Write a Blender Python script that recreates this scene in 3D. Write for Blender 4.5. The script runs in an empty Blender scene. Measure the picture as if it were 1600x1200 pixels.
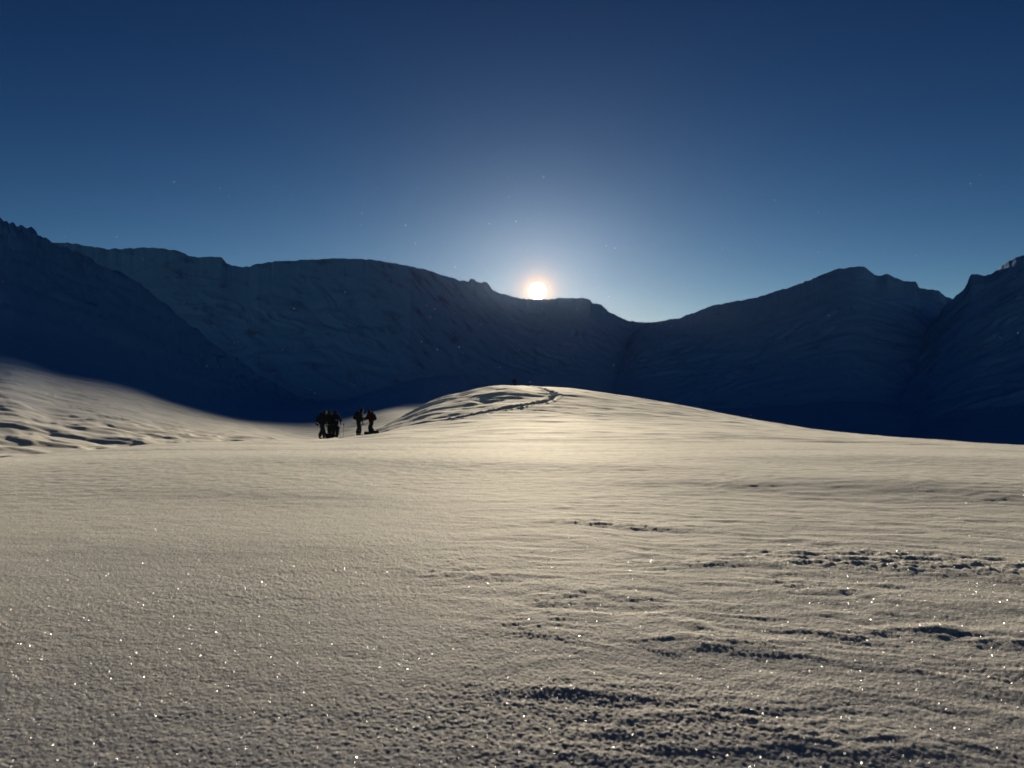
import bpy, bmesh, math, random
import numpy as np
from mathutils import Vector, Matrix
random.seed(4)
S = bpy.context.scene
COL = S.collection

# ------------------------------------------------------------------ camera
FPX, W2, H2, HOR = 1209.0, 800.0, 600.0, 655.0       # focal length, centre and horizon of the 1600x1200 photograph
PITCH = math.atan((HOR - H2) / FPX)
CAM_H = 0.40
cam = bpy.data.cameras.new('camera'); camo = bpy.data.objects.new('camera', cam); COL.objects.link(camo)
cam.sensor_width = 36; cam.lens = FPX / 1600 * 36
cam.clip_start = 0.02; cam.clip_end = 20000
camo.location = (0, 0, 0); camo.rotation_euler = (math.pi / 2 + PITCH, 0, 0)
cam.dof.use_dof = True; cam.dof.focus_distance = 3.0; cam.dof.aperture_fstop = 7.0
S.camera = camo

def ray(px, py):
    """azimuth (rad, + = right) and slope z/r of a direction seen in the photograph"""
    x = (px - W2) / FPX; u = (H2 - py) / FPX
    X = x; Y = math.cos(PITCH) - u * math.sin(PITCH); Z = math.sin(PITCH) + u * math.cos(PITCH)
    return math.atan2(X, Y), Z / math.hypot(X, Y)

# ------------------------------------------------------------------ sun, sky, exposure
SUN_AZ, _s = ray(840, 455); SUN_EL = math.atan(_s)
SD = Vector((math.sin(SUN_AZ) * math.cos(SUN_EL), math.cos(SUN_AZ) * math.cos(SUN_EL), math.sin(SUN_EL)))
sl = bpy.data.lights.new('sun', 'SUN'); sl.energy = 5.0; sl.angle = math.radians(0.5); sl.color = (1.0, 0.89, 0.72)
so = bpy.data.objects.new('sun', sl); COL.objects.link(so); so.location = (20, -10, 60)
so.rotation_euler = SD.to_track_quat('Z', 'Y').to_euler()
S.view_settings.view_transform = 'Standard'; S.view_settings.look = 'None'
S.view_settings.exposure = 0.0; S.view_settings.gamma = 1.0
S.cycles.max_bounces = 6; S.cycles.diffuse_bounces = 3; S.cycles.glossy_bounces = 2
S.cycles.volume_bounces = 0; S.cycles.sample_clamp_indirect = 4.0
S.cycles.use_denoising = True

def N(nt, t, loc=None, **kw):
    n = nt.nodes.new(t)
    for k, v in kw.items():
        if hasattr(n, k): setattr(n, k, v)
    return n
def val(nt, op, a, b=None, c=None, clamp=False):
    n = nt.nodes.new('ShaderNodeMath'); n.operation = op; n.use_clamp = clamp
    for i, v in enumerate((a, b, c)):
        if v is None: continue
        if isinstance(v, (int, float)): n.inputs[i].default_value = v
        else: nt.links.new(v, n.inputs[i])
    return n.outputs[0]
def vmath(nt, op, a, b=None, s=None):
    n = nt.nodes.new('ShaderNodeVectorMath'); n.operation = op
    for i, v in enumerate((a, b)):
        if v is None: continue
        if isinstance(v, (tuple, list, Vector)): n.inputs[i].default_value = v
        else: nt.links.new(v, n.inputs[i])
    if s is not None:
        if isinstance(s, (int, float)): n.inputs['Scale'].default_value = s
        else: nt.links.new(s, n.inputs['Scale'])
    return n.outputs[1] if op in ('DOT_PRODUCT', 'LENGTH') else n.outputs[0]

w = bpy.data.worlds.new('World'); S.world = w; w.use_nodes = True
nt = w.node_tree; nt.nodes.clear()
sky = nt.nodes.new('ShaderNodeTexSky'); sky.sky_type = 'NISHITA'; sky.sun_disc = False
sky.sun_elevation = SUN_EL; sky.sun_rotation = SUN_AZ
sky.altitude = 3500; sky.air_density = 1.0; sky.dust_density = 0.6; sky.ozone_density = 1.6
bg = nt.nodes.new('ShaderNodeBackground'); out = nt.nodes.new('ShaderNodeOutputWorld')
# the clear dry air of the photograph: deeper contrast between the sunward sky and the rest
sx = nt.nodes.new('ShaderNodeSeparateXYZ'); nt.links.new(sky.outputs[0], sx.inputs[0])
cx = nt.nodes.new('ShaderNodeCombineXYZ')
for i, (k, pw) in enumerate(((2.9, 2.6), (1.28, 2.2), (0.74, 1.86))):
    nt.links.new(val(nt, 'MULTIPLY', val(nt, 'POWER', val(nt, 'MULTIPLY', sx.outputs[i], 0.1), pw), k * 10), cx.inputs[i])
tc = nt.nodes.new('ShaderNodeTexCoord')
dirn = vmath(nt, 'NORMALIZE', tc.outputs['Generated'])
ang = val(nt, 'MULTIPLY', val(nt, 'ARCCOSINE', val(nt, 'MINIMUM', vmath(nt, 'DOT_PRODUCT', dirn, SD), 1.0)), 180 / math.pi)
def lobe(width, col):
    e = val(nt, 'EXPONENT', val(nt, 'MULTIPLY', ang, -1.0 / width))
    return vmath(nt, 'SCALE', col, s=e)
core = val(nt, 'MULTIPLY', val(nt, 'SUBTRACT', 0.64, ang), 8.0, clamp=True)
disc = vmath(nt, 'SCALE', (300, 280, 240), s=core)
far = nt.nodes.new('ShaderNodeMapRange'); far.interpolation_type = 'SMOOTHSTEP'; nt.links.new(ang, far.inputs[0])
for i, q in enumerate((50, 95, 0.0, 1.0)): far.inputs[i + 1].default_value = q      # unseen sky away from the sun, raised and paled to fill shadows
tint = vmath(nt, 'ADD', (1, 1, 1), vmath(nt, 'SCALE', (2.0, 1.4, 1.0), s=far.outputs[0]))
tot = vmath(nt, 'ADD', vmath(nt, 'MULTIPLY', cx.outputs[0], tint), disc)
for wd, c in ((0.50, (24, 10, 1.5)), (1.3, (3.6, 2.0, 0.5))):
    tot = vmath(nt, 'ADD', tot, lobe(wd, c))
nt.links.new(tot, bg.inputs[0]); bg.inputs[1].default_value = 0.1
nt.links.new(bg.outputs[0], out.inputs[0])

# ------------------------------------------------------------------ noise and interpolation
def _h(ix, iy, seed):
    n = (ix.astype(np.int64) * 374761393 + iy.astype(np.int64) * 668265263 + seed * 974711) & 0xFFFFFFFF
    n = ((n ^ (n >> 13)) * 1274126177) & 0xFFFFFFFF
    n = ((n ^ (n >> 16)) * 2246822519) & 0xFFFFFFFF
    return (n ^ (n >> 15)) & 0xFFFFFFFF
def noise(x, y, seed=0):
    """2-D gradient noise, about -1..1"""
    ix = np.floor(x); iy = np.floor(y); fx = x - ix; fy = y - iy
    u = fx * fx * fx * (fx * (fx * 6 - 15) + 10); v = fy * fy * fy * (fy * (fy * 6 - 15) + 10)
    def g(dx, dy):
        a = _h(ix + dx, iy + dy, seed) * (2 * math.pi / 4294967296.0)
        return np.cos(a) * (fx - dx) + np.sin(a) * (fy - dy)
    a = g(0, 0); b = g(1, 0); c = g(0, 1); d = g(1, 1)
    return ((a + (b - a) * u) * (1 - v) + (c + (d - c) * u) * v) * 1.5
def fbm(x, y, o=4, seed=0, gain=0.5, lac=2.03):
    s = 0.0; a = 1.0
    for i in range(o):
        s = s + a * noise(x, y, seed + i * 17); x = x * lac + 13.7; y = y * lac + 7.3; a *= gain
    return s
def ridged(x, y, o=4, seed=0, gain=0.5):
    s = 0.0; a = 1.0
    for i in range(o):
        s = s + a * (1 - 2 * np.abs(noise(x, y, seed + i * 17))); x = x * 2.07 + 3.1; y = y * 2.07 + 9.2; a *= gain
    return s
def sstep(a, b, x):
    t = np.clip((x - a) / (b - a), 0, 1); return t * t * (3 - 2 * t)
def pchip(x, y, xi):
    x = np.asarray(x, float); y = np.asarray(y, float)
    h = np.diff(x); d = np.diff(y) / h
    m = np.zeros_like(y)
    for i in range(1, len(x) - 1):
        if d[i - 1] * d[i] > 0:
            w1 = 2 * h[i] + h[i - 1]; w2 = h[i] + 2 * h[i - 1]
            m[i] = (w1 + w2) / (w1 / d[i - 1] + w2 / d[i])
    m[0] = d[0]; m[-1] = d[-1]
    xi = np.clip(xi, x[0], x[-1])
    k = np.clip(np.searchsorted(x, xi) - 1, 0, len(x) - 2)
    t = (xi - x[k]) / h[k]
    return ((2*t**3-3*t**2+1)*y[k] + (t**3-2*t**2+t)*h[k]*m[k] + (-2*t**3+3*t**2)*y[k+1] + (t**3-t**2)*h[k]*m[k+1])

# ------------------------------------------------------------------ the snowfield: surveyed heights (distance in metres : row of the photograph)
PL = {0.4: None, 1: None, 2: None, 4: None}
TAB = {
 -900: {8:726, 12:720, 30:716, 60:690, 90:650, 130:600, 170:560, 230:520, 350:460, 500:400, 700:320, 850:270},
    0: {8:724, 12:717, 20:724, 40:728, 60:723, 75:713, 95:670, 130:618, 160:591, 190:572, 212:562, 330:527, 450:466, 700:385, 850:341},
   80: {8:721, 14:710, 24:716, 45:722, 62:719, 78:712, 97:677, 115:651, 145:620, 175:599, 205:585, 330:556, 450:506, 700:425, 850:383},
  180: {8:717, 14:704, 25:703, 45:718, 65:715, 85:705, 105:675, 130:647, 170:619, 205:602, 245:590, 400:565, 700:470, 850:425},
  280: {8:715, 15:699, 30:694, 50:710, 75:713, 87:706, 110:680, 150:654, 210:632, 265:620, 400:600, 700:535, 850:500},
  400: {8:714, 15:698, 38:690, 60:705, 92:702, 130:679, 180:664, 250:653, 330:646, 400:640, 700:600, 850:585},
  500: {8:714, 15:697, 30:689, 50:686.5, 53:687, 75:703, 110:699, 150:683, 195:667, 260:654, 400:640, 700:640, 850:640},
  560: {8:714, 15:696, 30:686, 50:681.5, 53:682, 70:692, 100:687, 150:672, 190:656, 260:645, 340:634, 450:626, 520:626, 650:650, 850:640},
  620: {8:714, 15:695, 28:683, 45:676, 58:671, 72:664, 85:657, 95:655, 120:667, 180:645, 260:632, 340:616, 450:604, 520:604, 650:645, 850:640},
  660: {8:714, 15:694, 28:682, 45:675, 60:663, 76:646, 90:635, 99:632, 125:652, 200:640, 260:630, 340:612, 450:598, 520:597, 650:640, 850:640},
  700: {8:714, 15:694, 28:681, 45:673, 60:659, 76:637, 90:623, 101:619, 125:640, 200:640, 260:630, 340:612, 450:598, 520:597, 650:640, 850:640},
  750: {8:714, 15:693, 28:680, 45:670, 60:654, 76:629, 90:612, 102:607.5, 112:608, 135:630, 200:640, 260:635, 340:620, 450:606, 520:605, 650:640, 850:640},
  800: {8:714, 15:693, 28:679, 45:668, 60:653, 76:627, 92:607, 103:603, 115:603, 140:625, 200:640, 290:625, 400:650, 850:640},
  880: {8:714, 15:693, 28:679, 45:668, 60:654, 76:631, 92:611, 104:606.5, 115:607, 145:630, 300:660, 850:650},
  960: {8:714, 15:693, 28:679, 45:669, 60:657, 80:633, 95:620, 106:616, 120:618, 150:640, 300:670, 850:650},
 1060: {8:714, 15:693, 28:680, 45:671, 62:660, 80:645, 95:635.5, 108:632.5, 120:634, 150:655, 300:700, 850:690},
 1150: {8:714, 15:694, 28:682, 45:675, 65:663, 85:655, 105:650.5, 120:652, 150:670, 300:715, 850:700},
 1250: {8:715, 15:695, 28:685, 45:679, 65:672, 85:669, 105:668, 125:670, 160:690, 300:720, 850:705},
 1350: {8:715, 15:697, 28:689, 45:684, 65:681, 85:680, 110:684, 160:705, 300:722, 850:705},
 1450: {8:716, 15:699, 28:692, 45:688.5, 60:687.5, 80:689, 120:700, 300:722, 850:705},
 1600: {8:719, 15:704, 28:698.5, 40:697, 55:699, 80:706, 150:720, 300:724, 850:705},
 2500: {8:722, 15:712, 28:712, 55:716, 150:720, 300:722, 850:690},
}
LR = np.linspace(math.log(0.4), math.log(860), 700)
cols = sorted(TAB); TH = np.array([ray(c, HOR)[0] for c in cols]); grid = []
for c in cols:
    t = {r: -CAM_H / r for r in (0.3, 0.4, 0.6, 1, 2, 4)}
    for r, py in TAB[c].items(): t[r] = ray(c, py)[1]
    rs = sorted(t)
    # interpolate z through asinh-like space: slope * sqrt(r) keeps both near and far rows gentle
    v = np.array([t[r] for r in rs]) * np.sqrt(rs)
    grid.append(pchip(np.log(rs), v, LR) / np.sqrt(np.exp(LR)))
grid = np.array(grid)
for _ in range(3):                                    # soften along the distance
    grid[:, 1:-1] = 0.25 * grid[:, :-2] + 0.5 * grid[:, 1:-1] + 0.25 * grid[:, 2:]
THF = np.linspace(TH[0], TH[-1], 500)
gf = np.empty((500, len(LR)))
for j in range(len(LR)): gf[:, j] = pchip(TH, grid[:, j], THF)
for _ in range(30): gf[1:-1] = 0.25 * gf[:-2] + 0.5 * gf[1:-1] + 0.25 * gf[2:]

def base_h(X, Y):
    r = np.maximum(np.hypot(X, Y), 0.4); th = np.arctan2(X, Y)
    def look(th):
        a = np.clip((th - THF[0]) / (THF[-1] - THF[0]) * 499, 0, 498.999); i = a.astype(int); a -= i
        b = np.clip((np.log(r) - LR[0]) / (LR[-1] - LR[0]) * (len(LR) - 1), 0, len(LR) - 1.001); j = b.astype(int); b -= j
        return ((gf[i, j] * (1 - b) + gf[i, j + 1] * b) * (1 - a) + (gf[i + 1, j] * (1 - b) + gf[i + 1, j + 1] * b) * a)
    s = look(th)
    back = sstep(math.radians(75), math.radians(180), np.abs(th))       # both sides meet behind the camera
    if np.any(back > 0):
        s2 = 0.5 * (look(np.full_like(th, THF[0])) * 0.35 + look(np.full_like(th, THF[-1])) * 1.65)
        s = s * (1 - back) + s2 * back
    z = s * np.minimum(r, 860.0)
    return np.where(r > 860, z - (r - 860) * 0.35, z)

TRACK = [(712,663,62),(760,655,66),(800,644,70),(842,632,75),(860,622,80),(869,615,86),(850,608.5,94),(832,604.5,103),(822,602,112)]
TP = []
for px, py, r in TRACK:
    th, _ = ray(px, py); TP.append((r * math.sin(th), r * math.cos(th)))
TP = np.array(TP)
def seg_dist(X, Y, P):
    best = np.full(X.shape, 1e9); along = np.zeros(X.shape); acc = 0.0
    for a, b in zip(P[:-1], P[1:]):
        d = b - a; L = math.hypot(*d); t = np.clip(((X - a[0]) * d[0] + (Y - a[1]) * d[1]) / L**2, 0, 1)
        q = np.hypot(X - a[0] - t * d[0], Y - a[1] - t * d[1])
        m = q < best; best = np.where(m, q, best); along = np.where(m, acc + t * L, along); acc += L
    return best, along
def pt(px, py, r):
    th, _ = ray(px, py); return (r * math.sin(th), r * math.cos(th))
def ground_pt(px, py):
    """where the near plain is seen at a pixel (flat part only)"""
    th, s = ray(px, py); r = -CAM_H / s; return (r * math.sin(th), r * math.cos(th), r)
DRIFT = np.array([pt(-60, 660, 99), pt(0, 668, 98), pt(60, 677, 97), pt(130, 684, 96), pt(210, 691, 95), pt(280, 694, 94)])
# wind-carved mounds of the near field (pixel, half width m, half depth m, height m)
MOUNDS = [(715,893,.17,.10,.022),(800,985,.085,.06,.018),(905,935,.15,.07,.020),(850,955,.06,.04,.012),(1010,880,.16,.05,.014),
          (1100,880,.2,.06,.014),(1245,922,.14,.06,.018),(1230,905,.12,.05,.012),(1410,882,.42,.14,.030),(1560,898,.5,.12,.030),(1300,995,.12,.04,.016),
          (1340,1010,.10,.04,.013),(1180,1015,.12,.03,.014),(1450,985,.16,.06,.018),(1550,1000,.14,.05,.016),(1500,1060,.12,.05,.015),
          (985,1070,.07,.04,.013),(1210,1140,.13,.05,.016),(1290,1160,.10,.03,.013),(1040,975,.12,.05,.013),(940,822,.35,.10,.018),
          (1000,823,.35,.10,.016),(1400,945,.14,.06,.016),(1150,945,.08,.03,.012),(1100,1010,.12,.04,.012),(940,1140,.05,.03,.010),(1330,925,.16,.05,.014),
          (1240,760,1.1,.50,.22),(1520,775,.9,.45,.16),(950,735,1.3,.6,.18),(430,770,.8,.45,.12),(560,725,1.6,.9,.22),(230,850,.5,.3,.05),(1350,725,2.0,1.0,.25),(520,850,.35,.2,.03)]
def ground_h(X, Y):
    z = base_h(X, Y)
    r = np.hypot(X, Y)
    # broad wind undulation, growing with distance
    z = z + 0.05 * fbm(X / 9, Y / 5, 3, 11) * sstep(3, 25, r)
    front = (1 - sstep(150, 320, r))
    r0, r1 = r.min(), r.max()
    wx = X + 1.5 * fbm(X / 7, Y / 7, 2, 31); wy = Y + 2.5 * fbm(X / 9, Y / 9, 2, 37)
    kn = sstep(52, 72, r) * (1 - sstep(118, 135, r))
    thd = np.degrees(np.arctan2(X, Y))
    if r1 > 50 and r0 < 136:
        # knoll: wind scoops, stronger on its left flank
        left = 1 - sstep(-3, 4, thd)
        wx = X + 1.5 * fbm(X / 7, Y / 7, 2, 31); wy = Y + 2.5 * fbm(X / 9, Y / 9, 2, 37)
        kn = kn * (0.25 + 0.75 * sstep(1.0, 4.0, seg_dist(X, Y, TP)[0]))
        z = z + kn * (0.17 * left + 0.08) * fbm(wx / 6.0 + wy / 16, wy / 8.0 - wx / 22, 3, 41, 0.40)
        z = z + kn * (0.035 * left + 0.02) * ridged(wx / 4.0, wy / 4.2, 2, 47)
    # middle distance ripples lying across the view
    mid = sstep(5, 18, r) * (1 - sstep(90, 130, r))
    z = z + 0.030 * mid * fbm(wx / 6.0, wy / 2.0, 3, 53, 0.5)
    z = z + 0.045 * mid * np.maximum(ridged(X / 9.0 + 3, Y / 2.6 + X / 40, 2, 59) - 0.75, 0)
    if r1 > 58 and r0 < 710:
        # left slope: sastrugi and lips
        lv = sstep(60, 80, r) * sstep(14, 20, -thd) * (1 - sstep(420, 700, r))
        z = z + lv * (0.07 * fbm(wx / 4 + wy / 9, wy / 7, 3, 61) + 0.09 * np.maximum(ridged(wx / 11 + wy / 17, wy / 13, 2, 67) - 0.7, 0))
        spot = np.maximum(fbm(wx / 3.0, wy / 4.5, 2, 71) - 0.62, 0)
        z = z + lv * 0.28 * spot
        val_ = sstep(60, 80, r) * sstep(8, 12, -thd) * (1 - sstep(14, 20, -thd)) * (1 - sstep(300, 400, r))
        z = z + val_ * 0.12 * fbm(wx / 8, wy / 5, 3, 73)
    if r1 > 190:
        # far slopes
        fr = sstep(200, 400, r)
        z = z + fr * 3.0 * fbm(X / 70, Y / 90, 5, 79) + sstep(300, 600, r) * 4.0 * (ridged(X / 45 - Y / 160, Y / 150, 5, 83, .6) - 0.6)
        rim = sstep(700, 830, r) * (1 - sstep(840, 900, r)) * sstep(26, 31, -thd)
        z = z + rim * 5.0 * fbm(X / 14, Y / 14, 4, 89)
    if r1 > 50 and r0 < 130:
        # the long drift edge at the far left
        dd, al = seg_dist(X, Y, DRIFT)
        m = dd < 6
        side = np.where(m, Y - np.interp(X, DRIFT[:, 0], DRIFT[:, 1]), 0)
        endf = sstep(0, 10, al.max() - al)
        z = z + np.where(m, 0.28 * np.exp(-np.maximum(side, 0) / 5.0) * sstep(-1.3, 0.1, side) * endf * (1 - sstep(3.5, 6, dd)), 0)
        # trodden track over the knoll
        dt, al = seg_dist(X, Y, TP)
        foot = 0.5 + 0.5 * np.sin(al * 9.0 + 2 * noise(X, Y, 97))
        wdt = 0.28 + 0.10 * noise(X / 2, Y / 2, 98)
        sg = np.where(dt < 5, (Y - np.interp(X, TP[:6, 0], TP[:6, 1])), 0)
        z = z + 0.11 * np.exp(-np.maximum(sg, 0) / 1.6) * sstep(-.25, .30, sg) * (1 - sstep(2.5, 5, dt)) * (X < TP[5, 0])
        z = z - (0.17 + 0.08 * foot) * np.exp(-(dt / wdt) ** 2) * (dt < 2)
        z = z + 0.08 * np.exp(-((dt - 0.62) / 0.22) ** 2) * (dt < 2) * (0.5 + noise(X / 0.5, Y / 0.5, 99))
    if r0 < 82:
        # ---- near field
        nf = (1 - sstep(14, 40, r))
        rt = sstep(-9, 6, thd + 3.0 * noise(X * 1.2, Y * 1.2, 101)) * (1 - sstep(3.2, 5.5, r)) * 0.85 + 0.15
        rt = rt * (1 - 0.5 * (r > 1e9))
        wx = X + 0.10 * fbm(X * 3, Y * 3, 3, 103); wy = Y + 0.06 * fbm(X * 3, Y * 3, 3, 107)
        tx = wx * 0.96 - wy * 0.28; ty = wy * 0.96 + wx * 0.28
        z = z + nf * rt * 0.0032 * fbm(tx * 2.3, ty * 6.5, 4, 109, 0.55)
        sc = np.maximum(ridged(tx * 1.6 + 5, ty * 5.0, 3, 113, 0.55) - 0.62, 0)
        z = z + nf * rt * 0.003 * sc
        ragn = 0.125 * np.clip(1 + 1.0 * fbm(X * 13, Y * 19, 4, 127, .65), 0, 2.4)
        for px, py, a, b, hh in MOUNDS:
            mx, my, mr = ground_pt(px, py)
            dx = (wx - mx); dy = (wy - my + 0.30 * dx)      # lips run right and towards the viewer
            q = (dx / a) ** 2
            m = (np.abs(dx) < 2.5 * a) & (np.abs(dy) < 0.5 + 5 * b)
            prof = np.where(dy < 0, np.exp(-(dy / (b * 0.85)) ** 2), np.exp(-(dy / (b * 2.2)) ** 2))
            rag = ragn if b < .18 else 0.14
            z = z + np.where(m, hh * np.exp(-q) * prof * rag, 0)
        # crust grains
        g = 0.0009 * fbm(X * 24, Y * 24, 3, 131, 0.6) + 0.0012 * noise(X * 75, Y * 75, 137) * (1 - sstep(2.5, 5, r)) + 0.0018 * noise(X * 260, Y * 260, 143) * (1 - sstep(1.2, 2.0, r)) + 0.0028 * noise(X * 150, Y * 150, 139) * (1 - sstep(1.6, 3.2, r)) + 0.0035 * noise(X * 14, Y * 22, 141) * sstep(2, 5, r)
        rough = 0.27 + 0.30 * sstep(-0.4, 0.5, fbm(X * 0.9, Y * 1.6, 3, 149))
        z = z + g * rough * (1 - sstep(10, 30, r)) * np.minimum(1, 0.8 + 0.2 * r)
        z = z + 0.003 * fbm(X * 5, Y * 9, 3, 151) * sstep(2.5, 6, r) * (1 - sstep(40, 80, r))
    return z

def grid_mesh(name, X, Y, Z, wrap=False):
    nr, nc = X.shape
    co = np.stack([X, Y, Z], -1).reshape(-1, 3).astype(np.float32)
    i = np.arange(nr - 1)[:, None]; j = np.arange(nc if wrap else nc - 1)[None, :]; j2 = (j + 1) % nc
    f = np.stack([i * nc + j, i * nc + j2, (i + 1) * nc + j2, (i + 1) * nc + j], -1).reshape(-1, 4)
    f = f[:, ::-1].astype(np.int32)
    me = bpy.data.meshes.new(name)
    me.vertices.add(len(co)); me.vertices.foreach_set('co', co.ravel())
    me.loops.add(f.size); me.loops.foreach_set('vertex_index', f.ravel())
    me.polygons.add(len(f)); me.polygons.foreach_set('loop_start', np.arange(0, f.size, 4, dtype=np.int32))
    me.polygons.foreach_set('loop_total', np.full(len(f), 4, np.int32))
    me.polygons.foreach_set('use_smooth', np.ones(len(f), bool))
    me.update()
    return me
def link(name, me, mat=None, parent=None, **props):
    o = bpy.data.objects.new(name, me); COL.objects.link(o)
    if mat: me.materials.append(mat)
    if parent: o.parent = parent
    for k, v in props.items(): o[k] = v
    return o

# ------------------------------------------------------------------ materials
def new_mat(name):
    m = bpy.data.materials.new(name); m.use_nodes = True; nt = m.node_tree; nt.nodes.clear()
    return m, nt, nt.nodes.new('ShaderNodeOutputMaterial')
def principled(nt, col=(.8, .8, .8), rough=.6, ior=1.31, spec=0.5):
    p = nt.nodes.new('ShaderNodeBsdfPrincipled'); p.inputs['Base Color'].default_value = (*col, 1)
    p.inputs['Roughness'].default_value = rough; p.inputs['IOR'].default_value = ior
    p.inputs['Specular IOR Level'].default_value = spec
    return p
def tex_noise(nt, vec, scale, detail=3, rough=.5):
    n = nt.nodes.new('ShaderNodeTexNoise'); n.inputs['Scale'].default_value = scale
    n.inputs['Detail'].default_value = detail; n.inputs['Roughness'].default_value = rough
    nt.links.new(vec, n.inputs['Vector']); return n

def snow_material():
    m, nt, o = new_mat('sparkling_snow_crust')
    L = nt.links.new
    geo = nt.nodes.new('ShaderNodeNewGeometry'); pos = geo.outputs['Position']
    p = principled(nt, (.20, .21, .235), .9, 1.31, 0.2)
    p.inputs['Sheen Weight'].default_value = 0.0; p.inputs['Sheen Roughness'].default_value = 0.45
    p.inputs['Subsurface Weight'].default_value = 0.35; p.inputs['Subsurface Scale'].default_value = 0.012
    p.inputs['Subsurface Radius'].default_value = (1, .9, .8)
    b1 = nt.nodes.new('ShaderNodeBump'); b1.inputs['Strength'].default_value = 0.9; b1.inputs['Distance'].default_value = 0.0026
    L(tex_noise(nt, pos, 260, 2, .6).outputs[0], b1.inputs['Height'])
    b2 = nt.nodes.new('ShaderNodeBump'); b2.inputs['Strength'].default_value = 0.5; b2.inputs['Distance'].default_value = 0.02
    L(tex_noise(nt, pos, 14, 5, .62).outputs[0], b2.inputs['Height']); L(b1.outputs[0], b2.inputs['Normal'])
    b3 = nt.nodes.new('ShaderNodeBump'); b3.inputs['Strength'].default_value = 0.8; b3.inputs['Distance'].default_value = 0.007
    L(tex_noise(nt, pos, 85, 3, .7).outputs[0], b3.inputs['Height']); L(b2.outputs[0], b3.inputs['Normal']); b2 = b3
    L(b2.outputs[0], p.inputs['Normal'])
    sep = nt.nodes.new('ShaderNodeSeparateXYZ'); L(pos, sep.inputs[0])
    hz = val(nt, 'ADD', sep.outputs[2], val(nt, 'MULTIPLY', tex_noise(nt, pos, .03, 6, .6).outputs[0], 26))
    hy = nt.nodes.new('ShaderNodeMapRange'); L(sep.outputs[1], hy.inputs[0])        # shade over the cirque floor, put into the colour
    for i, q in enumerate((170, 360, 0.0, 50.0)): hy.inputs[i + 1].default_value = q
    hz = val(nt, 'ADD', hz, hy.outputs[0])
    hx = nt.nodes.new('ShaderNodeMapRange'); L(sep.outputs[0], hx.inputs[0])        # dim grazing light on the left slope, painted as a darker tone
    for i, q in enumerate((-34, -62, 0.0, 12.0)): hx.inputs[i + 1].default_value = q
    hc = nt.nodes.new('ShaderNodeMapRange'); L(sep.outputs[2], hc.inputs[0])        # sunlit rim of the high crest, painted by keeping the pale tone
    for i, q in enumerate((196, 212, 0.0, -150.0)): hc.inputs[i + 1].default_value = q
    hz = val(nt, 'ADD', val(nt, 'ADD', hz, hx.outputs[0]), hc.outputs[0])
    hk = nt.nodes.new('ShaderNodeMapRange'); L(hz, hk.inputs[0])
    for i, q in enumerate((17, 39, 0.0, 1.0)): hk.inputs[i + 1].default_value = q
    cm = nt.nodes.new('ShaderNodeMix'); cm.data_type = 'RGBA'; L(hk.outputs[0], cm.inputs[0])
    cm.inputs[6].default_value = (.20, .21, .235, 1); cm.inputs[7].default_value = (.05, .185, .40, 1); L(cm.outputs[2], p.inputs['Base Color'])  # navy of the shaded flank and floor painted into the snow colour
    # grazing light skips forward off the crust in a very broad lobe, Fresnel-weighted
    g = nt.nodes.new('ShaderNodeBsdfAnisotropic'); g.inputs['Roughness'].default_value = 0.90
    g.inputs['Color'].default_value = (1, .94, .80, 1); L(b2.outputs[0], g.inputs['Normal'])
    lw = nt.nodes.new('ShaderNodeLayerWeight'); lw.inputs['Blend'].default_value = 0.5
    fk = val(nt, 'MULTIPLY', val(nt, 'POWER', lw.outputs['Facing'], 4.3), 1.0)
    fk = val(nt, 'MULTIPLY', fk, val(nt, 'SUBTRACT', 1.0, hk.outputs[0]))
    mx = nt.nodes.new('ShaderNodeMixShader'); L(fk, mx.inputs[0])
    L(p.outputs[0], mx.inputs[1]); L(g.outputs[0], mx.inputs[2]); shader = mx.outputs[0]
    L(shader, o.inputs[0]); return m

def rock_snow_material():
    m, nt, o = new_mat('snow_and_rock_face')
    L = nt.links.new
    geo = nt.nodes.new('ShaderNodeNewGeometry'); pos = geo.outputs['Position']
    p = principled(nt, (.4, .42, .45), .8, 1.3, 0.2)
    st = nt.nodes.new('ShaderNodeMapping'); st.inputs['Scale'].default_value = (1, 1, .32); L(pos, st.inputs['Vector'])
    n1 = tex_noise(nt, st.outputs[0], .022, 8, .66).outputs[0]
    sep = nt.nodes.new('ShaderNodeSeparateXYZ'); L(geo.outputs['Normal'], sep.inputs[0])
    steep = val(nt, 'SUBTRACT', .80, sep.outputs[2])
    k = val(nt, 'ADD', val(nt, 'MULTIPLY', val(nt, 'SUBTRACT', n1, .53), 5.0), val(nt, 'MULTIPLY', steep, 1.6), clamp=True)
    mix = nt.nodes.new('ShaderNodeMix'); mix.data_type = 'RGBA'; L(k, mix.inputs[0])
    mix.inputs[6].default_value = (.05, .185, .40, 1); mix.inputs[7].default_value = (.03, .075, .16, 1)  # blue of the shaded faces painted into snow and rock colours
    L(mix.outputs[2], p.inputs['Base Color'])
    b = nt.nodes.new('ShaderNodeBump'); b.inputs['Strength'].default_value = .7; b.inputs['Distance'].default_value = 6
    L(n1, b.inputs['Height']); L(b.outputs[0], p.inputs['Normal'])
    L(p.outputs[0], o.inputs[0]); return m

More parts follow.
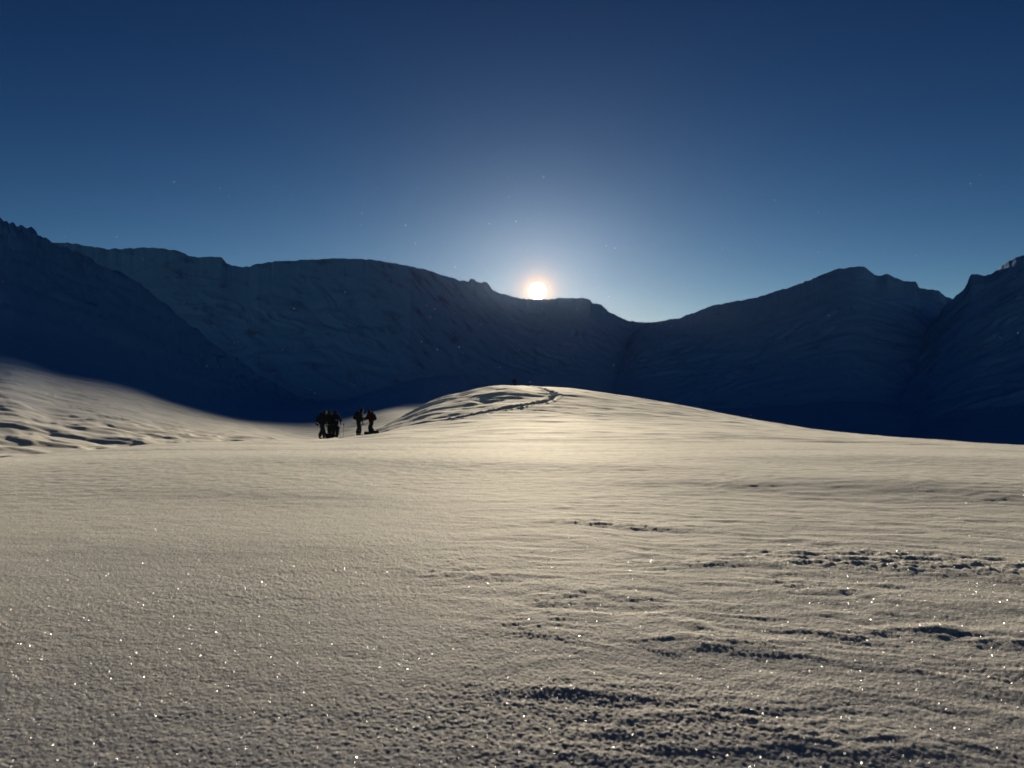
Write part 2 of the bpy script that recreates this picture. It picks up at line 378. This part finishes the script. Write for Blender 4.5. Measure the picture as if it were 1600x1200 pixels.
M_SNOW = snow_material(); M_ROCK = rock_snow_material()
def cloth(name, col, rough=.85):
    m, nt, o = new_mat(name); p = principled(nt, col, rough, 1.4, .2)
    tc = nt.nodes.new('ShaderNodeTexCoord'); n = tex_noise(nt, tc.outputs['Object'], 18, 4, .6)
    b = nt.nodes.new('ShaderNodeBump'); b.inputs['Strength'].default_value = .6; b.inputs['Distance'].default_value = .02
    nt.links.new(n.outputs[0], b.inputs['Height']); nt.links.new(b.outputs[0], p.inputs['Normal'])
    mx = nt.nodes.new('ShaderNodeMix'); mx.data_type = 'RGBA'; nt.links.new(n.outputs[0], mx.inputs[0])
    mx.inputs[6].default_value = (*[c * .75 for c in col], 1); mx.inputs[7].default_value = (*[min(1, c * 1.25) for c in col], 1)
    nt.links.new(mx.outputs[2], p.inputs['Base Color']); nt.links.new(p.outputs[0], o.inputs[0]); return m

# ------------------------------------------------------------------ ground sheet
def build_ground():
    fine = np.radians(np.arange(-41, 41.0001, 0.068))
    coarse = np.radians(np.concatenate([np.arange(42, 318.5, 1.5)]))
    th = np.concatenate([fine, coarse])
    lr = [math.log(0.02), math.log(.12), math.log(.3), math.log(0.55)]
    while lr[-1] < math.log(1500):
        r = math.exp(lr[-1]); lr.append(lr[-1] + (min(max(r / 340, 0.0026), 0.0062) if r < 320 else 0.02))
    r = np.exp(np.array(lr))
    X = r[:, None] * np.sin(th)[None]; Y = r[:, None] * np.cos(th)[None]
    Z = np.concatenate([ground_h(X[i:i + 24], Y[i:i + 24]) for i in range(0, len(r), 24)])
    me = grid_mesh('ground', X, Y, Z, wrap=True)
    print('ground verts', len(me.vertices))
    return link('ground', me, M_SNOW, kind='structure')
build_ground()

# ------------------------------------------------------------------ mountains
def ridge(name, outline, dist, foot, foot_row, power, amp, jag, seed, crag=1.0):
    xs = [p[0] for p in outline]
    th_o = np.array([ray(*p)[0] for p in outline]); sl_o = np.array([ray(*p)[1] for p in outline])
    th = np.arange(th_o[0], th_o[-1], math.radians(0.06))
    D = np.interp(th, [ray(x, HOR)[0] for x, _ in dist], [d for _, d in dist])
    s = pchip(th_o, sl_o, th)
    xx = th * 180 / math.pi
    s = s + jag * (0.0012 * fbm(xx * 1.6, xx * 0 + seed, 5, seed, 0.62)) * (0.6 + 0.8 * np.abs(noise(xx * .5, xx * 0 + 3, seed + 5)))
    crest = s * D
    kw = np.hanning(61); kw /= kw.sum(); broad = np.convolve(np.pad(crest, 30, 'edge'), kw, 'valid')   # the face below follows only the broad line of the crest
    zf = ray(800, foot_row)[1] * foot
    t = np.concatenate([np.linspace(0, 1, 260), 1 + np.linspace(0.004, 0.35, 50)])
    T = t[:, None]; R = foot + (D[None] - foot) * T
    X = R * np.sin(th)[None]; Y = R * np.cos(th)[None]
    prof = np.where(T <= 1, 0.42 * T ** 1.5 + 0.58 * np.clip((T - .45) / .55, 0, 1) ** power * 1.0, 1 - (T - 1) * 1.3)
    tk = sstep(.86, 1.0, T)
    Z = zf + ((broad[None] * (1 - tk) + crest[None] * tk) - zf) * prof
    env = np.clip(T * 1.1, 0, 1) ** 2.2 * np.clip((1 - T) * 5, 0, 1) + np.clip((T - 1) * 10, 0, 1)
    az = th[None] * D[None] / 1.0
    gull = ridged(az / 130 + 1.3 * fbm(X / 260, R / 200, 3, seed), R / 420, 4, seed + 3, 0.55) - 0.5
    Z = Z + env * amp * (gull * 1.0 * crag + 0.8 * fbm(X / 170, Y / 170, 5, seed + 9, 0.55))
    me = grid_mesh(name, X, Y, Z)
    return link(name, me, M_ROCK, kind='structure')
MAIN = [(-260,330),(-60,352),(40,368),(76,379),(110,380),(165,388),(245,387.5),(275,391),(300,401),(345,402),(351,407),(357,413),(383,417),(400,413),(440,408),(500,405),(520,403.5),
        (570,405),(620,412),(660,420),(700,432),(732,440),(735,436),(741,437),(746,441),(752,442),(757,439.5),(762,443),(770,453),(790,460),(812,466),(850,468),(880,465.5),(915,466),(922,468),
        (926,474),(938,475),(941,478),(950,485),(965,494),(985,502),(1005,504),(1030,502.5),(1060,498),(1090,488),(1130,475),(1180,466),(1260,480),(1400,500)]
RIGHT = [(860,700),(920,610),(970,545),(1005,508),(1030,502),(1060,497),(1085,488),(1125,475),(1162,470),(1200,459),(1250,443),(1290,427),(1312,419),(1330,417.5),(1345,416.5),(1360,424),(1376,431),(1386,429),(1400,434),
         (1412,438.5),(1424,439.5),(1432,442),(1436,450),(1452,451),(1466,455),(1478,463),(1490,468),(1520,490),(1580,530)]
FARR = [(1290,705),(1350,640),(1410,570),(1450,515),(1480,474),(1490,465.5),(1500,457),(1510,445),(1518,429.5),(1532,428.5),(1548,429),(1560,421),(1568,412),(1580,407),(1590,401),(1610,397),(1680,380),(1800,365),(2100,380)]
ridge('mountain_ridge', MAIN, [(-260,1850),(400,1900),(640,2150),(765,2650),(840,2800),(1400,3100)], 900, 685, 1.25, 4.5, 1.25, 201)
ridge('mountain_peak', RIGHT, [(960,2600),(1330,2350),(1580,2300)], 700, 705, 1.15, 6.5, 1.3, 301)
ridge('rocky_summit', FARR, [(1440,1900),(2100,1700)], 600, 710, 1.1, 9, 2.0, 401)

# ------------------------------------------------------------------ frost crystals lying on the crust
def build_crystals():
    rng = np.random.default_rng(5); n = 320000
    r = np.exp(rng.uniform(math.log(.75), math.log(9), n)); th = np.radians(rng.uniform(-44, 44, n))
    X = r * np.sin(th); Y = r * np.cos(th)
    o = np.argsort(r); X, Y, r = X[o], Y[o], r[o]
    Z = np.concatenate([ground_h(X[i:i + 2000], Y[i:i + 2000]) for i in range(0, n, 2000)]) + 0.0016
    a = rng.normal(size=(n, 3)); a /= np.linalg.norm(a, axis=1)[:, None]
    b = rng.normal(size=(n, 3)); b -= (a * b).sum(1)[:, None] * a; b /= np.linalg.norm(b, axis=1)[:, None]
    sz = (rng.uniform(.35, 1.0, n) ** 2 * 0.0010 * np.clip(r / 1.6, .7, 1.15))[:, None]
    P = np.stack([X, Y, Z], 1)
    co = np.concatenate([P[:, None] + sz[:, None] * (math.cos(k * 2.094) * a + math.sin(k * 2.094) * b)[:, None] for k in range(3)], 1).reshape(-1, 3)
    me = bpy.data.meshes.new('frost_crystals'); me.from_pydata(co.tolist(), [], np.arange(3 * n).reshape(-1, 3).tolist())
    m, nt, out = new_mat('ice_facet')
    g = nt.nodes.new('ShaderNodeBsdfAnisotropic'); g.inputs['Roughness'].default_value = .36; g.inputs['Color'].default_value = (1, 1, 1, 1)
    nt.links.new(g.outputs[0], out.inputs[0])
    return link('frost_crystals', me, m, kind='stuff', label='frost crystals glinting on the near snow crust')
build_crystals()

def build_airborne():
    rng = random.Random(8); bm = bmesh.new()
    for _ in range(380):
        d = math.exp(rng.uniform(math.log(1.3), math.log(16))); x = rng.uniform(-.8, .8) * d
        z = rng.uniform(-.02, .32) * d if rng.random() < .4 else rng.gauss(.13, .07) * d
        if rng.random() < .6: x = rng.gauss(0.0, .2) * d
        sz = rng.uniform(.35, 1.0) ** 2 * 0.0016 * max(1, (d / 3) ** .7)
        M = Matrix.Translation((x, d, z)) @ Matrix.Rotation(rng.uniform(0, 6.28), 4, Vector((rng.random() - .5, rng.random() - .5, rng.random()))) @ Matrix.Diagonal((sz, sz, sz * .5, 1))
        bmesh.ops.create_icosphere(bm, subdivisions=1, radius=1, matrix=M)
    me = bpy.data.meshes.new('airborne_snow'); bm.to_mesh(me); bm.free()
    m, nt, out = new_mat('drifting_ice'); t = nt.nodes.new('ShaderNodeBsdfTranslucent'); t.inputs[0].default_value = (.9, .93, 1, 1)
    g = nt.nodes.new('ShaderNodeBsdfAnisotropic'); g.inputs['Roughness'].default_value = .5
    mx = nt.nodes.new('ShaderNodeMixShader'); mx.inputs[0].default_value = .45
    nt.links.new(t.outputs[0], mx.inputs[1]); nt.links.new(g.outputs[0], mx.inputs[2]); nt.links.new(mx.outputs[0], out.inputs[0])
    return link('airborne_snow', me, m, kind='stuff', label='ice crystals drifting in the air before the mountains')
build_airborne()

# ------------------------------------------------------------------ people and their gear
M_SKIN = cloth('face_skin', (.45, .28, .20), .6); M_BLACK = cloth('black_shell_fabric', (.018, .018, .022)); M_NAVY = cloth('navy_shell_fabric', (.010, .012, .022))
M_RED = cloth('dark_red_shell_fabric', (.05, .006, .007)); M_GREY = cloth('charcoal_trouser_fabric', (.025, .025, .028)); M_PACK = cloth('black_pack_fabric', (.014, .015, .018))
M_OLIVE = cloth('dark_olive_fabric', (.028, .03, .018)); M_METAL = cloth('grey_aluminium', (.25, .25, .27), .4)
def gz(x, y): return float(ground_h(np.array([[x]]), np.array([[y]]))[0, 0])
def skin(name, verts, edges, radii, mat, parent, root=0, levels=2, clip=None):
    """grow a smooth tapering surface over a joint skeleton and store it as plain mesh"""
    me = bpy.data.meshes.new(name + '_skeleton'); me.from_pydata(verts, edges, [])
    o = bpy.data.objects.new(name + '_tmp', me); COL.objects.link(o)
    o.modifiers.new('Skin', 'SKIN').use_smooth_shade = True
    for i, v in enumerate(me.skin_vertices[0].data):
        rr = radii[i]; v.radius = (rr, rr) if isinstance(rr, (int, float)) else rr; v.use_root = (i == root)
    sm = o.modifiers.new('Sub', 'SUBSURF'); sm.levels = levels; sm.render_levels = levels
    dg = bpy.context.evaluated_depsgraph_get(); dg.update()
    res = bpy.data.meshes.new_from_object(o.evaluated_get(dg)); res.name = name
    bpy.data.objects.remove(o); bpy.data.meshes.remove(me)
    for p in res.polygons: p.use_smooth = True
    res.materials.clear()
    return link(name, res, mat, parent)

def rot(v, c, ax, deg):
    """rotate v about c; ax 'x' positive = lean forward (+y)"""
    a = math.radians(deg); x, y, z = v[0] - c[0], v[1] - c[1], v[2] - c[2]
    if ax == 'x': y, z = y * math.cos(a) + z * math.sin(a), -y * math.sin(a) + z * math.cos(a)
    return (c[0] + x, c[1] + y, c[2] + z)

def hand_glove(parent, wrist, d, side, mat):
    """five gloved fingers and a palm in direction d from the wrist"""
    d = Vector(d).normalized(); up = Vector((side, 0, 0)); w = d.cross(up).normalized()
    P = lambda a, b, c=0: tuple(Vector(wrist) + d * a + w * b + up * c)
    v = [P(0, 0), P(.05, 0), P(.09, 0)]; e = [(0, 1), (1, 2)]; r = [.032, (.042, .026), (.040, .022)]
    for k, (off, ln) in enumerate(((-.030, .062), (-.010, .075), (.010, .070), (.030, .055))):
        i = len(v); v += [P(.105, off), P(.105 + ln * .5, off, -.006), P(.105 + ln * .9, off, -.028)]
        e += [(2, i), (i, i + 1), (i + 1, i + 2)]; r += [.012, .011, .009]
    i = len(v); v += [P(.055, .045, -.008), P(.09, .062, -.018)]; e += [(1, i), (i, i + 1)]; r += [.014, .011]
    return skin('glove', v, e, r, mat, parent, 0, 1)

def person(px, r, height, face, lean, stride, armL, armR, label, jacket, trousers, hat, bend=0.0, spread=.10, group='hikers standing on the snowfield', hood=False, knees=0.0):
    th, _ = ray(px, HOR); x, y = r * math.sin(th), r * math.cos(th)
    e0 = bpy.data.objects.new('person', None); COL.objects.link(e0); e0.empty_display_size = .3
    e0.location = (x, y, gz(x, y) - 0.02); e0.rotation_euler = (0, 0, -math.radians(face)); k = height / 1.80; e0.scale = (k, k, k)
    e0['label'] = label; e0['category'] = 'person'; e0['group'] = group
    hipz = .94 - knees * .25; hp = (0, 0, hipz)
    L = lambda q: rot((q[0], q[1], q[2] - .94 + hipz), hp, 'x', lean)
    LB = lambda q: rot(L(q), L((0, 0, 1.20)), 'x', bend)
    feet = {s: (s * spread, s * stride * .5, .09) for s in (-1, 1)}
    kn = {s: (s * spread * 1.05, feet[s][1] * .5 + .05 + knees * .22, .50 - knees * .08) for s in (-1, 1)}
    chest = LB((0, 0, 1.38)); neck = LB((0, .015, 1.50)); chin = LB((0, .03, 1.57)); hd = LB((0, .035, 1.66)); top = LB((0, .02, 1.735))
    sh = {s: LB((s * .185, 0, 1.43)) for s in (-1, 1)}
    arms = {-1: armL, 1: armR}; el = {}; wr = {}
    for s in (-1, 1):
        ex, ey, ez, wx_, wy_, wz_ = arms[s]                      # elbow and wrist as offsets from the shoulder
        el[s] = tuple(sh[s][i] + (ex * s, ey, ez)[i] for i in range(3)); wr[s] = tuple(el[s][i] + (wx_ * s, wy_, wz_)[i] for i in range(3))
    # body: one continuous surface
    v = [hp, L((0, 0, 1.10)), chest, neck, chin, hd, top, LB((0, .125, 1.64)), LB((0, .135, 1.625))]
    e = [(0, 1), (1, 2), (2, 3), (3, 4), (4, 5), (5, 6), (5, 7), (7, 8)]; rr = [(.15, .11), (.13, .10), (.155, .11), .058, .068, (.085, .10), .066, .022, .014]
    for s in (-1, 1):
        i = len(v); v += [sh[s], el[s], wr[s]]; e += [(2, i), (i, i + 1), (i + 1, i + 2)]; rr += [.058, .042, .030]
        i = len(v); v += [(s * .095, 0, hipz - .04), kn[s], feet[s], (feet[s][0], feet[s][1] + .15, .05)]
        e += [(0, i), (i, i + 1), (i + 1, i + 2), (i + 2, i + 3)]; rr += [.088, .058, .042, .035]
    skin('body', v, e, rr, M_SKIN, e0)
    # jacket
    hem = L((0, 0, .84)); v = [hem, L((0, 0, .98)), L((0, 0, 1.15)), chest, LB((0, .01, 1.50))]; e = [(0, 1), (1, 2), (2, 3), (3, 4)]
    rr = [(.225, .20), (.22, .19), (.215, .18), (.225, .185), .10]
    for s in (-1, 1):
        i = len(v); m_ = tuple((sh[s][j] + el[s][j]) / 2 for j in range(3)); v += [sh[s], m_, el[s], wr[s]]; e += [(3, i), (i, i + 1), (i + 1, i + 2), (i + 2, i + 3)]; rr += [.105, .10, .088, .066]
    jk = skin('jacket', v, e, rr, jacket, e0)
    # trousers
    v = [(0, 0, hipz + .04), (0, 0, hipz - .06)]; e = [(0, 1)]; rr = [(.165, .135), (.16, .14)]
    for s in (-1, 1):
        i = len(v); v += [(s * .10, .0, hipz - .14), kn[s], (feet[s][0], feet[s][1], .30), (feet[s][0], feet[s][1], .12)]
        e += [(1, i), (i, i + 1), (i + 1, i + 2), (i + 2, i + 3)]; rr += [.155, .128, .118, .118]
    skin('trousers', v, e, rr, trousers, e0)
    for s in (-1, 1):
        f = feet[s]; skin('boot', [(f[0], f[1] - .02, .20), (f[0], f[1] - .03, .06), (f[0], f[1] + .10, .05), (f[0], f[1] + .21, .035)], [(0, 1), (1, 2), (2, 3)], [.066, .062, .056, .040], M_BLACK, e0, 0, 1)
        dd = tuple(wr[s][i] - el[s][i] for i in range(3)); hand_glove(e0, wr[s], dd, s, M_BLACK)
    if hood:
        skin('hood', [LB((0, -.02, 1.50)), LB((0, -.01, 1.62)), LB((0, -.01, 1.72)), LB((0, .01, 1.79))], [(0, 1), (1, 2), (2, 3)], [.11, (.125, .115), (.115, .11), .05], hat, e0)
    else:
        skin('knit_hat', [LB((0, .01, 1.685)), LB((0, .0, 1.75)), LB((0, -.005, 1.80))], [(0, 1), (1, 2)], [(.125, .13), (.11, .115), .06], hat, e0)
    return e0, LB, k

def backpack_on(person_data, label, tall=1.0, mat=M_PACK, deep=.15):
    e0, LB, k = person_data
    r = bpy.data.objects.new('backpack', None); COL.objects.link(r); r.empty_display_size = .2
    W = e0.matrix_basis; a = W @ Vector(LB((0, -.26, 1.02))); r.location = a; r.rotation_euler = e0.rotation_euler; r.scale = e0.scale
    r['label'] = label; r['category'] = 'backpack'; r['group'] = 'packs carried by the hikers'
    inv = Matrix.LocRotScale(r.location, r.rotation_euler, r.scale).inverted()
    T = lambda q: tuple(inv @ (W @ Vector(LB(q))))
    t = tall
    skin('pack_body', [T((0, -.20, .92)), T((0, -.21, 1.05)), T((0, -.21, 1.25)), T((0, -.20, 1.38 + .12 * (t - 1)))], [(0, 1), (1, 2), (2, 3)], [(.17, deep), (.20, deep * 1.2), (.20, deep * 1.2), (.19, deep * 1.1)], mat, r, 0, 2)
    skin('pack_lid', [T((-.08, -.19, 1.42 + .16 * (t - 1))), T((0, -.19, 1.43 + .18 * (t - 1))), T((.08, -.19, 1.42 + .16 * (t - 1)))], [(0, 1), (1, 2)], [.11, .13, .11], mat, r, 0, 2)
    for s in (-1, 1):
        skin('shoulder_strap', [T((s * .10, -.16, 1.46)), T((s * .12, -.02, 1.56)), T((s * .13, .14, 1.46)), T((s * .14, .15, 1.28)), T((s * .17, 0, 1.08)), T((s * .14, -.15, 1.02))],
             [(i, i + 1) for i in range(5)], [(.028, .012)] * 6, mat, r, 0, 1)
    skin('sleeping_mat', [T((-.19, -.27, .84)), T((0, -.27, .84)), T((.19, -.27, .84))], [(0, 1), (1, 2)], [.065, .068, .065], M_GREY, r, 0, 1) if tall > 1.2 else None
    return r

def pack_on_snow(px, r, label, rz, size=1.0, lying=True, mat=M_PACK):
    th, _ = ray(px, HOR); x, y = r * math.sin(th), r * math.cos(th)
    e = bpy.data.objects.new('backpack', None); COL.objects.link(e); e.empty_display_size = .2
    e.location = (x, y, gz(x, y) - .02); e.rotation_euler = (0, 0, rz); e.scale = (size,) * 3
    e['label'] = label; e['category'] = 'backpack'; e['group'] = 'packs set down on the snow'
    if lying: ax = lambda t, h=.15, s=0: (t, s, h)
    else: ax = lambda t, h=.15, s=0: (s, h - .15, t + .3)
    skin('pack_body', [ax(-.26), ax(-.08), ax(.12), ax(.27)], [(0, 1), (1, 2), (2, 3)], [.13, .155, .16, .13], mat, e, 0, 2)
    skin('pack_lid', [ax(.34, .13, -.07), ax(.37, .14, 0), ax(.34, .13, .07)], [(0, 1), (1, 2)], [.08, .09, .08], mat, e, 0, 2)
    for s in (-1, 1):
        skin('shoulder_strap', [ax(.24, .28, s * .07), ax(.12, .36, s * .09), ax(-.06, .36, s * .10), ax(-.22, .26, s * .09)], [(0, 1), (1, 2), (2, 3)], [(.028, .012)] * 4, mat, e, 0, 1)
    return e

def ski_pole(px, r, tilt, length, label):
    th, _ = ray(px, HOR); x, y = r * math.sin(th), r * math.cos(th)
    e = bpy.data.objects.new('ski_pole', None); COL.objects.link(e); e.location = (x, y, gz(x, y) - .12); e.rotation_euler = (0, math.radians(tilt), 0)
    e['label'] = label; e['category'] = 'ski pole'; e['group'] = 'ski poles stuck in the snow'
    skin('shaft', [(0, 0, 0), (0, 0, length * .5), (0, 0, length)], [(0, 1), (1, 2)], [.006, .011, .012], M_METAL, e, 0, 1)
    skin('grip', [(0, 0, length - .01), (0, .005, length + .07), (0, 0, length + .14)], [(0, 1), (1, 2)], [.032, .034, .042], M_BLACK, e, 0, 1)
    skin('strap', [(0, 0, length + .12), (.03, .0, length + .04), (.035, 0, length - .06), (.01, 0, length + .02)], [(0, 1), (1, 2), (2, 3)], [.008] * 4, M_BLACK, e, 0, 1)
    bm = bmesh.new(); bmesh.ops.create_cone(bm, cap_ends=True, segments=16, radius1=.05, radius2=.03, depth=.012, matrix=Matrix.Translation((0, 0, .13)))
    me = bpy.data.meshes.new('basket'); bm.to_mesh(me); bm.free(); link('basket', me, M_BLACK, e)
    return e

DOWN = (.04, .02, -.28, .01, .06, -.25); FWD = (.03, .06, -.26, -.05, .22, -.05); OUT = (.14, -.06, -.22, .0, .10, -.20)
a = person(503.5, 49.5, 1.84, 90, 7, .30, DOWN, (.02, -.10, -.28, .04, -.14, -.20), 'hiker in black with legs apart, leftmost person, facing right with a large pack', M_BLACK, M_GREY, M_BLACK, bend=8, hood=True)
backpack_on(a, 'tall black backpack worn by the leftmost hiker', 1.3, deep=.17)
person(516, 50.5, 1.83, -70, 3, .15, FWD, DOWN, 'hiker in dark olive jacket standing in the middle of the left group of three', M_OLIVE, M_GREY, M_OLIVE, bend=4, hood=True)
b = person(524.3, 49.8, 1.76, -20, 3, .12, DOWN, OUT, 'hiker in navy with right elbow out, right of the left group of three', M_NAVY, M_BLACK, M_BLACK, spread=.12, hood=True)
c = person(560.5, 50, 1.80, 88, 6, .18, DOWN, FWD, 'hiker in black standing alone, facing right towards the hiker in red', M_BLACK, M_BLACK, M_NAVY, bend=16, hood=True)
backpack_on(c, 'black backpack on the hiker who faces the one in red', 1.05, deep=.14)
d = person(580.5, 50, 1.72, -88, 12, .22, (.05, .14, -.22, .0, .20, -.12), (.03, .10, -.24, .0, .20, -.10), 'hiker in dark red jacket leaning forward, rightmost of the near group', M_RED, M_BLACK, M_RED, bend=8, hood=True, knees=.25)
backpack_on(d, 'black backpack on the leaning hiker in the dark red jacket', 1.0, deep=.15)
person(804, 121.5, 1.72, 10, 2, .15, OUT, OUT, 'tiny lone hiker on top of the sunlit snow knoll', M_BLACK, M_BLACK, M_BLACK, group='hikers standing on the snowfield', spread=.14, hood=True)
pack_on_snow(515, 49.3, 'dark pack lying at the feet of the left group of three hikers', .1, 1.1)
pack_on_snow(573.5, 49.2, 'dark pack lying on the snow left of the hiker in red', .05, .75)
pack_on_snow(587.5, 49.4, 'dark pack lying on the snow behind the hiker in red', math.pi - .1, .8, mat=M_OLIVE)
ski_pole(536.5, 49.8, 1.5, .86, 'taller ski pole stuck upright in the snow between the two groups of hikers')
ski_pole(532.2, 49.6, -7, .68, 'shorter leaning ski pole beside the left group of hikers')

# ------------------------------------------------------------------ thin icy air that glows towards the sun
def build_haze():
    m, nt, o = new_mat('icy_air'); v = nt.nodes.new('ShaderNodeVolumePrincipled')
    v.inputs['Color'].default_value = (.42, .55, .75, 1); v.inputs['Density'].default_value = HAZE
    v.inputs['Anisotropy'].default_value = .88; nt.links.new(v.outputs[0], o.inputs['Volume'])
    bm = bmesh.new(); bmesh.ops.create_cube(bm, size=1); me = bpy.data.meshes.new('haze')
    for q in bm.verts: q.co = Vector((q.co.x * 12000, q.co.y * 12000, 500 + q.co.z * 2000))
    bm.to_mesh(me); bm.free()
    return link('haze', me, m, kind='stuff', label='thin icy air over the whole snowfield')
HAZE = 1.4e-6
build_haze()
